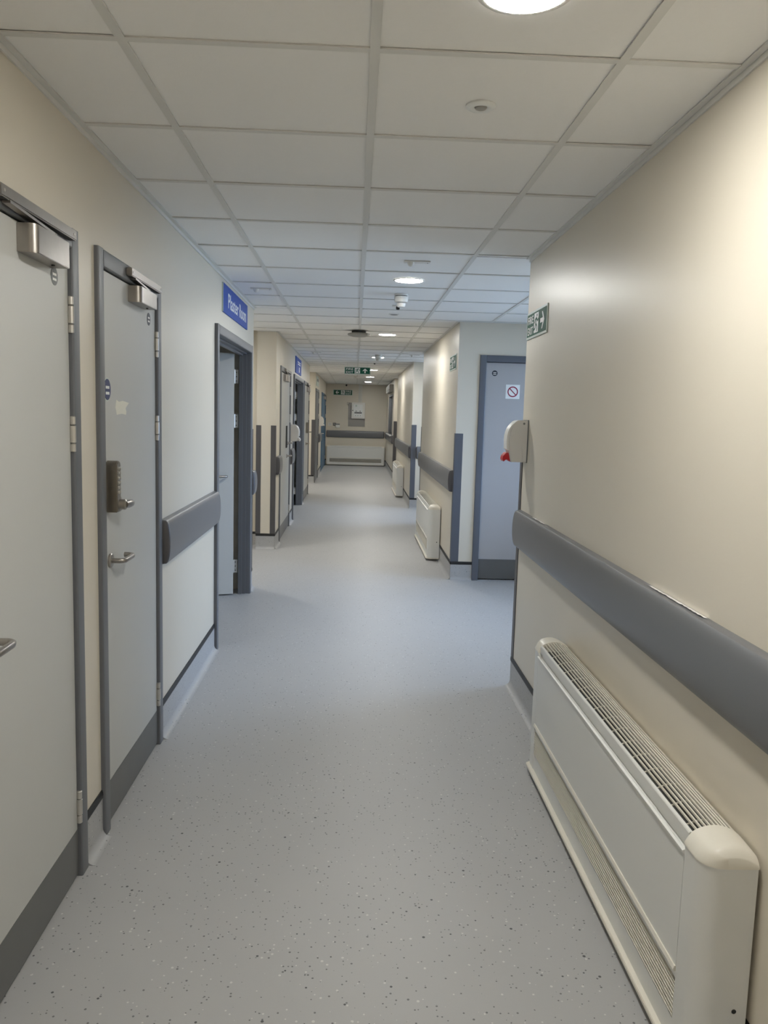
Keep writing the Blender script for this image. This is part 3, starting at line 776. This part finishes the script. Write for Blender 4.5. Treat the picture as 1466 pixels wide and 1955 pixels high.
# ------------------------------------------------------------------ signs
def fire_exit(label, loc, rz, w, h, arrow, m='green', thick=0.006, double=False, group='fire exit signs'):
    t = thing('fire_exit_sign', label, 'sign', loc, rz, group=group)
    obj('sign_board', MB().wb(0, w, 0.0, thick, 0, h), 'sage', t, bevel=0.001)
    bd = 0.012
    obj('sign_face', MB().wb(bd, w-bd, thick, thick+0.001, bd, h-bd), m, t)
    f = thick + 0.001
    flip = (lambda u: w-u) if arrow == 'left' else (lambda u: u)
    # lettering
    tu = 0.07*w if arrow != 'left' else 0.66*w
    for k, word in enumerate(('FIRE', 'EXIT')):
        me = text_mesh('lettering', word, h*0.40, 'ink', 0.0005, width=0.27*w, bold=0.0004)
        obj('lettering', me, 'ink', t, loc=(tu, -f, h*(0.55 - 0.40*k)))
    # doorway with the running figure
    du0, du1 = (0.39*w, 0.60*w) if arrow != 'left' else (0.40*w, 0.61*w)
    obj('doorway_symbol', MB().wb(du0, du1, f, f+0.0006, 0.15*h, 0.86*h), 'ink', t)
    W_, H_ = du1-du0, 0.71*h; z0 = 0.15*h; g = f + 0.0006
    s = 1 if arrow != 'left' else -1; cx = (du0+du1)/2
    fig = MB()
    pt = lambda a, b: (cx + s*(a-0.5)*W_, z0 + b*H_)
    def limb(pa, pb, r):
        A, B = Vector(pt(*pa)), Vector(pt(*pb)); d = (B-A).normalized(); n = Vector((-d.y, d.x))*r
        fig.prism([tuple(A+n), tuple(B+n), tuple(B-n), tuple(A-n)], g, g+0.0006, PUT_F)
    hx, hz = pt(0.66, 0.87)
    fig.prism([(hx+0.075*H_*math.cos(2*PI*i/12), hz+0.075*H_*math.sin(2*PI*i/12)) for i in range(12)], g, g+0.0006, PUT_F)
    q = 0.045*H_
    limb((0.58, 0.78), (0.42, 0.45), q*1.5); limb((0.58, 0.74), (0.85, 0.56), q); limb((0.85, 0.56), (1.02, 0.66), q)
    limb((0.54, 0.74), (0.26, 0.66), q); limb((0.26, 0.66), (0.12, 0.50), q)
    limb((0.44, 0.47), (0.72, 0.30), q*1.1); limb((0.72, 0.30), (0.70, 0.05), q*1.1)
    limb((0.42, 0.47), (0.28, 0.22), q*1.1); limb((0.28, 0.22), (-0.02, 0.16), q*1.1)
    obj('running_figure', fig, m, t)
    # arrow
    au, az, ar = (0.79*w if arrow != 'left' else 0.21*w), 0.5*h, 0.30*h
    base = [(1.0, 0), (0.15, 1.0), (-0.28, 1.0), (0.30, 0.26), (-1.0, 0.26), (-1.0, -0.26), (0.30, -0.26), (-0.28, -1.0), (0.15, -1.0)]
    if arrow == 'up': base = [(-b_, a_) for a_, b_ in base]
    if arrow == 'left': base = [(-a_, b_) for a_, b_ in base]
    obj('arrow', MB().prism([(au+a_*ar, az+b_*ar) for a_, b_ in base], f, f+0.0006, PUT_F), 'ink', t)
    return t
fire_exit('green fire exit sign with right arrow above the white dispenser', (XR, 4.485, 1.962), RR, 0.465, 0.142, 'right')
fire_exit('glaring fire exit sign high on the second convector wall', (XR, 8.13, 1.978), RR, 0.50, 0.146, 'right')
hs = fire_exit('hanging fire exit sign with up arrow below the ceiling', (-0.204, 14.0, 2.204), 0, 0.447, 0.128, 'up')
for u in (0.05, 0.397):
    obj('hanging_wire', MB().tube([(u, -0.003, 0.128), (u, -0.003, CEIL - 2.204)], 0.0012, 6), 'zinc', hs)
fire_exit('dark green fire exit sign with left arrow on the end wall', (-0.666, Y_END, 2.068), 0, 0.57, 0.163, 'left', m='dgreen')

ps = thing('room_sign', 'blue sign reading Plaster Room above the open doorway', 'sign', (XL, 5.36, 2.168), RL)
obj('sign_board', MB().wb(0, 1.17, 0.0, 0.009, 0, 0.186), 'blue', ps, bevel=0.001)
obj('sign_edge', MB().wb(-0.004, 0.0, 0.0, 0.009, 0, 0.186), 'sage', ps)
obj('lettering', text_mesh('lettering', 'Plaster', 0.136, 'ink', 0.0006, width=0.475, bold=0.0015), 'ink', ps, loc=(0.2, -0.0092, 0.048))
obj('lettering', text_mesh('lettering', 'Room', 0.136, 'ink', 0.0006, width=0.355, bold=0.0015), 'ink', ps, loc=(0.725, -0.0092, 0.048))
s2 = thing('room_sign', 'small blue room sign above the far open doorway', 'sign', (XL, 11.75, 2.10), RL)
obj('sign_board', MB().wb(0, 1.15, 0.0, 0.012, 0, 0.235), 'blue', s2, bevel=0.001)
for k, (a, b) in enumerate(((0.33, 0.95), (0.38, 0.93))):
    obj('print_line', MB().wb(a, b, 0.012, 0.0126, 0.165-0.03*k, 0.183-0.03*k), 'ink', s2)
obj('lettering', MB().wb(0.62, 0.76, 0.012, 0.0126, 0.03, 0.105), 'ink', s2)
s3 = thing('room_sign', 'pale room sign above the dark framed far door', 'sign', (XL, 18.05, 2.13), RL)
obj('sign_board', MB().wb(0, 1.0, 0.0, 0.01, 0, 0.22), 'sage', s3, bevel=0.001)
obj('print_line', MB().wb(0.15, 0.85, 0.01, 0.0106, 0.10, 0.16), 'grey', s3)

# ------------------------------------------------------------------ dispensers
def dispenser(label, loc, rz, w=0.115, nozzle='red'):
    t = thing('dispenser', label, 'dispenser', loc, rz, group='wall dispensers')
    h, d = 0.226, 0.118
    side = [(0, 0), (0.088, 0.0), (0.100, 0.055)]
    for i in range(9):
        a = PI/2*i/8
        side.append((0.045 + 0.058*math.cos(a)**0.9 if i < 8 else 0.045, 0.12 + 0.106*math.sin(a)))
    side.append((0, h))
    body = obj('body', MB().prism(side, 0, w, PUT_W), 'disp', t, smooth=True, bevel=0.004)
    win = [(0.1035, 0.062), (0.112, 0.070)]
    for i in range(7):
        a = PI/2*i/7.5
        win.append((0.045 + 0.069*math.cos(a)**0.9, 0.12 + 0.100*math.sin(a)))
    inner = []
    for i in range(7):
        a = PI/2*i/7.5
        inner.append((0.045 + 0.056*math.cos(a)**0.9, 0.12 + 0.100*math.sin(a)))
    obj('window_strip', MB().prism(win + list(reversed(inner)) + [(0.100, 0.064)], 0.012, w-0.012, PUT_W), 'white', t, smooth=True)
    obj('back_plate', MB().wb(-0.002, w+0.002, 0, 0.006, -0.002, h+0.002), 'grey', t, bevel=0.001)
    obj('screw', MB().lathe([(0.006, w), (0.006, w+0.001)], lambda p, q, hh: (hh, -0.026+p, 0.208+q), 12), 'grey', body)
    if nozzle:
        pr = [(0.086, 0.0), (0.098, 0.048), (0.112, 0.050), (0.128, 0.030), (0.131, 0.012), (0.124, 0.0), (0.110, 0.014)]
        obj('nozzle', MB().prism(pr, 0.02, w-0.02, PUT_W), nozzle, t, bevel=0.002)
    return t
dispenser('white wall dispenser with red nozzle on the nearest corner', (XR, 4.455, 1.301), RR)
dispenser('white wall dispenser between the two far doors past the pier', (XL, 11.05, 1.14), RL, 0.24, 'disp')
dispenser('tiny white wall dispenser before the blue door', (XL, 19.7, 1.22), RL, 0.24, 'disp')

# ------------------------------------------------------------------ ceiling fittings
PUT_DN = lambda a, b, h: (a, b, -h)
def downlight(label, y, x=GX0 + 0.3):
    t = thing('downlight', label, 'ceiling light', (x, y, CEIL + 0.004), 0, group='round ceiling downlights')
    obj('diffuser', MB().lathe([(0.088, 0.0), (0.088, 0.004), (0.075, 0.0055)], PUT_DN, 40), 'lamp', t)
    obj('trim_ring', MB().lathe([(0.0885, 0.0), (0.0885, 0.0045), (0.095, 0.006), (0.102, 0.003), (0.103, 0.0)], PUT_DN, 40, cap=False), 'white', t, smooth=True)
    return t
d0 = downlight('round lit downlight cut by the top edge of the picture', GY0 - 0.3)
for y, lab in ((GY0 + 3.3, 'second round lit downlight, above the first bay'), (GY0 + 6.9, 'third round lit downlight, beside the grey ceiling disc'), (GY0 + 10.5, 'round lit downlight behind the far smoke detector'),
               (GY0 + 14.1, 'small lit downlight just right of the hanging exit sign'), (GY0 + 17.1, 'small lit downlight just below the hanging exit sign'), (GY0 + 20.1, 'small lit downlight nearest the end wall'), (GY0 - 3.9, 'round lit downlight behind the viewer')):
    dup(d0, (GX0 + 0.3, y, CEIL + 0.004), 0, lab)
dup(d0, (-1.85, 8.0, CEIL + 0.004), 0, 'unseen round downlight added in the first recess to brighten the pier')  # added lamp, out of view, lifts the first pier face
dup(d0, (-1.85, 16.5, CEIL + 0.004), 0, 'unseen round downlight added in the second recess to brighten the far corridor')  # added lamp, out of view, lifts the dim far corridor
dup(d0, (1.9, 21.4, CEIL + 0.058), 0, 'round downlight in the reception room behind the hatch')
pir = thing('motion_sensor', 'small round recessed motion sensor in the near ceiling', 'sensor', (0.33, 2.366, CEIL + 0.004), 0)
obj('trim_ring', MB().lathe([(0.0, 0.0), (0.042, 0.0), (0.042, 0.004), (0.036, 0.009), (0.026, 0.010), (0.018, 0.006)], PUT_DN, 32, cap=False), 'ink', pir, smooth=True)
obj('lens', MB().lathe([(0.018, 0.004), (0.015, 0.010), (0.007, 0.013), (0.001, 0.013)], PUT_DN, 24, cap=False), 'apgrey', pir, smooth=True)
def emergency(label, x, y, w=0.15):
    t = thing('emergency_light', label, 'ceiling light', (x, y, CEIL + 0.004), 0, group='emergency ceiling lights')
    obj('plate', MB().box(-0.04, w-0.04, -0.03, 0.03, -0.006, 0.0), 'white', t, bevel=0.002)
    obj('lens', MB().lathe([(0.021, 0.006), (0.020, 0.014), (0.014, 0.024), (0.006, 0.029), (0.001, 0.030)], PUT_DN, 20, cap=False), 'white', t, smooth=True)
    obj('indicator_or_glint', MB().lathe([(0.003, 0.006), (0.003, 0.008)], lambda a, b, h: (a + w - 0.055, b, -h), 10), 'grey', t)
    return t
em = emergency('emergency light plate with small dome, before the second downlight', 0.294, 4.70)
dup(em, (-0.725, 5.92, CEIL + 0.004), 0, 'emergency light with small dome in the ceiling over the blue sign')
dup(em, (0.80, 11.82, CEIL + 0.004), 0, 'emergency light plate in the ceiling of the second bay')
dup(em, (-0.62, 11.83, CEIL + 0.004), 0, 'emergency light in the ceiling near the small blue sign')
def detector(label, x, y, sounder=True):
    t = thing('smoke_detector', label, 'smoke detector', (x, y, CEIL + 0.004), 0, group='white smoke detectors')
    obj('base', MB().lathe([(0.050, 0.0), (0.050, 0.010), (0.046, 0.012)], PUT_DN, 32), 'white', t, smooth=True)
    if sounder:
        obj('vent_ring', MB().lathe([(0.043, 0.012), (0.043, 0.017)], PUT_DN, 28), 'dark', t)
        obj('sounder', MB().lathe([(0.051, 0.017), (0.050, 0.040), (0.046, 0.055), (0.034, 0.060)], PUT_DN, 32), 'white', t, smooth=True)
        obj('vent_ring', MB().lathe([(0.028, 0.060), (0.028, 0.064)], PUT_DN, 24), 'grey', t)
        obj('sensor_head', MB().lathe([(0.034, 0.064), (0.031, 0.082), (0.026, 0.090), (0.012, 0.093)], PUT_DN, 28), 'white', t, smooth=True)
    else:
        obj('sensor_head', MB().lathe([(0.044, 0.012), (0.040, 0.032), (0.026, 0.044), (0.010, 0.046)], PUT_DN, 28), 'white', t, smooth=True)
    obj('indicator_or_glint', MB().lathe([(0.004, 0.0), (0.003, 0.004)], lambda a, b, h: (a, -0.0508 - h if sounder else -0.043 - h, b - 0.026), 10), 'ink', t)
    return t
detector('white two-tier smoke detector with sounder behind the second downlight', 0.312, 5.97)
detector('white smoke detector before the fourth downlight', 0.314, 11.99, True)
detector('low white smoke detector near the end of the ceiling', 0.0, 19.0, False)
pj = thing('presence_sensor', 'small ceiling sensor with black cube lens behind the smoke detector', 'sensor', (0.318, 6.57, CEIL + 0.004), 0)
obj('plate', MB().box(-0.045, 0.045, -0.03, 0.03, -0.008, 0.0), 'white', pj, bevel=0.002)
obj('lens', MB().box(-0.014, 0.014, -0.014, 0.014, -0.034, -0.008), 'black', pj, bevel=0.004)
sp = thing('ceiling_speaker', 'flat round grille in the ceiling past the smoke detector', 'speaker', (0.314, 7.13, CEIL + 0.004), 0)
obj('trim_ring', MB().lathe([(0.045, 0.0), (0.045, 0.004), (0.034, 0.006)], PUT_DN, 28), 'white', sp, smooth=True)
obj('grille', MB().lathe([(0.033, 0.006), (0.031, 0.0075)], PUT_DN, 28), 'grey', sp)
ap = thing('access_point', 'grey round disc unit hung on a dark neck under the ceiling', 'access point', (0.018, 8.62, CEIL), 0)
obj('neck', MB().lathe([(0.075, 0.0), (0.075, 0.016), (0.06, 0.022)], PUT_DN, 32), 'black', ap)
obj('disc', MB().lathe([(0.07, 0.020), (0.112, 0.028), (0.120, 0.036), (0.112, 0.048), (0.07, 0.060), (0.01, 0.064)], PUT_DN, 36), 'apgrey', ap, smooth=True)
obj('indicator_or_glint', MB().lathe([(0.008, 0.0), (0.006, 0.004)], lambda a, b, h: (0.095 + a, -0.075 - h, -0.042 + b), 12), 'ink', ap)  # white dot paints a bright glint on the disc
bh = thing('ceiling_camera', 'small black ceiling camera above the hanging exit sign', 'camera', (0.309, 13.96, CEIL + 0.004), 0)
obj('base', MB().lathe([(0.022, 0.0), (0.022, 0.006)], PUT_DN, 20), 'white', bh)
obj('lens', MB().lathe([(0.016, 0.006), (0.014, 0.018), (0.006, 0.022)], PUT_DN, 20), 'black', bh, smooth=True)
bk = thing('wall_camera', 'small black camera at the top of the end wall', 'camera', (-0.28, Y_END, 2.36), 0)
obj('base', MB().wb(-0.02, 0.02, 0, 0.01, -0.02, 0.03), 'black', bk, bevel=0.002)
obj('lens', MB().lathe([(0.024, 0.01), (0.026, 0.03), (0.018, 0.05), (0.006, 0.056)], lambda a, b, h: (a, -h, b), 18), 'black', bk, smooth=True)

# ------------------------------------------------------------------ end wall: alarm panel, conduits, sockets
bb = thing('backboard', 'grey mounting board behind the white alarm panel', 'board', (-0.209, Y_END, 1.158), 0)
obj('board', MB().wb(0, 0.497, 0, 0.012, 0, 0.698), 'panelgrey', bb, bevel=0.002)
obj('hook', MB().tube([(-0.03, -0.02, 0.71), (-0.03, -0.02, 0.64), (-0.015, -0.02, 0.625), (0.01, -0.02, 0.65)], 0.004, 8), 'dark', bb, smooth=True)
al = thing('alarm_panel', 'white alarm control panel on the end wall', 'panel', (-0.112, Y_END - 0.0125, 1.393), 0)
obj('case', MB().wb(0, 0.394, 0, 0.075, 0, 0.474), 'white', al, bevel=0.006)
dr = obj('panel_door', MB().wb(0.064, 0.325, 0.075, 0.082, 0.057, 0.418), 'ink', al, bevel=0.003)
obj('display', MB().wb(0.085, 0.305, 0.082, 0.084, 0.15, 0.195), 'grey', dr)
obj('label_plate', MB().wb(0.11, 0.16, 0.082, 0.084, 0.345, 0.405), 'sage', dr)
for u in (0.135, 0.25):
    obj('knob', MB().lathe([(0.014, 0.082), (0.013, 0.092), (0.008, 0.094)], lambda a, b, h: (u+a, -h, 0.222+b), 16), 'dark', dr, smooth=True)
for u in (0.12, 0.19, 0.265):
    obj('button', MB().wb(u-0.012, u+0.012, 0.082, 0.086, 0.083, 0.097), 'grey', dr)
obj('lock', MB().lathe([(0.014, 0.075), (0.012, 0.084)], lambda a, b, h: (0.035+a, -h, 0.24+b), 14), 'dark', al)
for k, u in enumerate((0.10, 0.135, 0.175)):
    c = thing('conduit', ('thin', 'second', 'third')[k] + ' white conduit rising from the alarm panel to the ceiling', 'conduit', (u, Y_END, 1.868), 0, group='conduits on the end wall')
    obj('trunking', MB().wb(-0.012, 0.012, 0, 0.022, 0, CEIL-1.868-0.002), 'tee', c, bevel=0.002)
    obj('clip', MB().wb(-0.016, 0.016, 0, 0.025, 0.25, 0.275), 'tee', c, bevel=0.002)
sk = thing('socket', 'white double socket plate left on the end wall', 'socket', (-0.793, Y_END, 1.165), 0)
obj('plate', MB().wb(0, 0.10, 0, 0.010, 0, 0.085), 'white', sk, bevel=0.003)
for k in range(3): obj('slot', MB().wb(0.015, 0.085, 0.010, 0.0112, 0.017+0.024*k, 0.022+0.024*k), 'grey', sk)
sw = thing('switch_plate', 'grey switch plate beside the double socket on the end wall', 'switch', (-0.655, Y_END, 1.165), 0)
obj('plate', MB().wb(0, 0.09, 0, 0.010, 0, 0.085), 'grey', sw, bevel=0.003)
obj('rocker', MB().wb(0.02, 0.07, 0.010, 0.014, 0.02, 0.065), 'panelgrey', sw, bevel=0.002)
cb = thing('call_point', 'small white box fixed beside the grey switch plate', 'box', (-0.575, Y_END, 1.113), 0)
obj('case', MB().wb(0, 0.125, 0, 0.045, 0, 0.085), 'white', cb, bevel=0.004)
obj('label_plate', MB().wb(0.005, 0.12, 0, 0.008, 0.087, 0.115), 'grey', cb)

# ------------------------------------------------------------------ reception hatch in the right wall near the end
hy0, hy1, hz0, hz1 = HATCH
ht = thing('window_3', 'reception hatch with white sill and shutter box near the corridor end', 'hatch', (XR, hy1, 0), RR, kind='structure')
L = hy1 - hy0
for a, b in ((0.0, 0.04), (L-0.04, L)): obj('window_frame', MB().wb(a, b, -0.10, 0.012, hz0, hz1), 'frame', ht)
obj('window_frame', MB().wb(0.04, L-0.04, -0.10, 0.012, hz1-0.04, hz1), 'frame', ht)
for a, b in ((0.04, L/2-0.01), (L/2+0.01, L-0.04)): obj('pane', MB().wb(a, b, -0.05, -0.044, hz0+0.004, hz1-0.04), 'glass', ht)
obj('window_mullion', MB().wb(L/2-0.01, L/2+0.01, -0.06, -0.03, hz0+0.004, hz1-0.04), 'zinc', ht)
obj('window_sill', MB().wb(-0.04, L+0.04, -0.10, 0.075, hz0-0.03, hz0), 'white', ht, bevel=0.004)
sb = thing('shutter_box', 'grey shutter box over the reception hatch', 'shutter', (XR, hy1, 2.10), RR)
obj('case', MB().wb(-0.03, L+0.03, 0, 0.10, 0, 0.19), 'shut', sb, bevel=0.006)
obj('seam', MB().wb(-0.03, L+0.03, 0.10, 0.102, 0.06, 0.068), 'dark', sb)
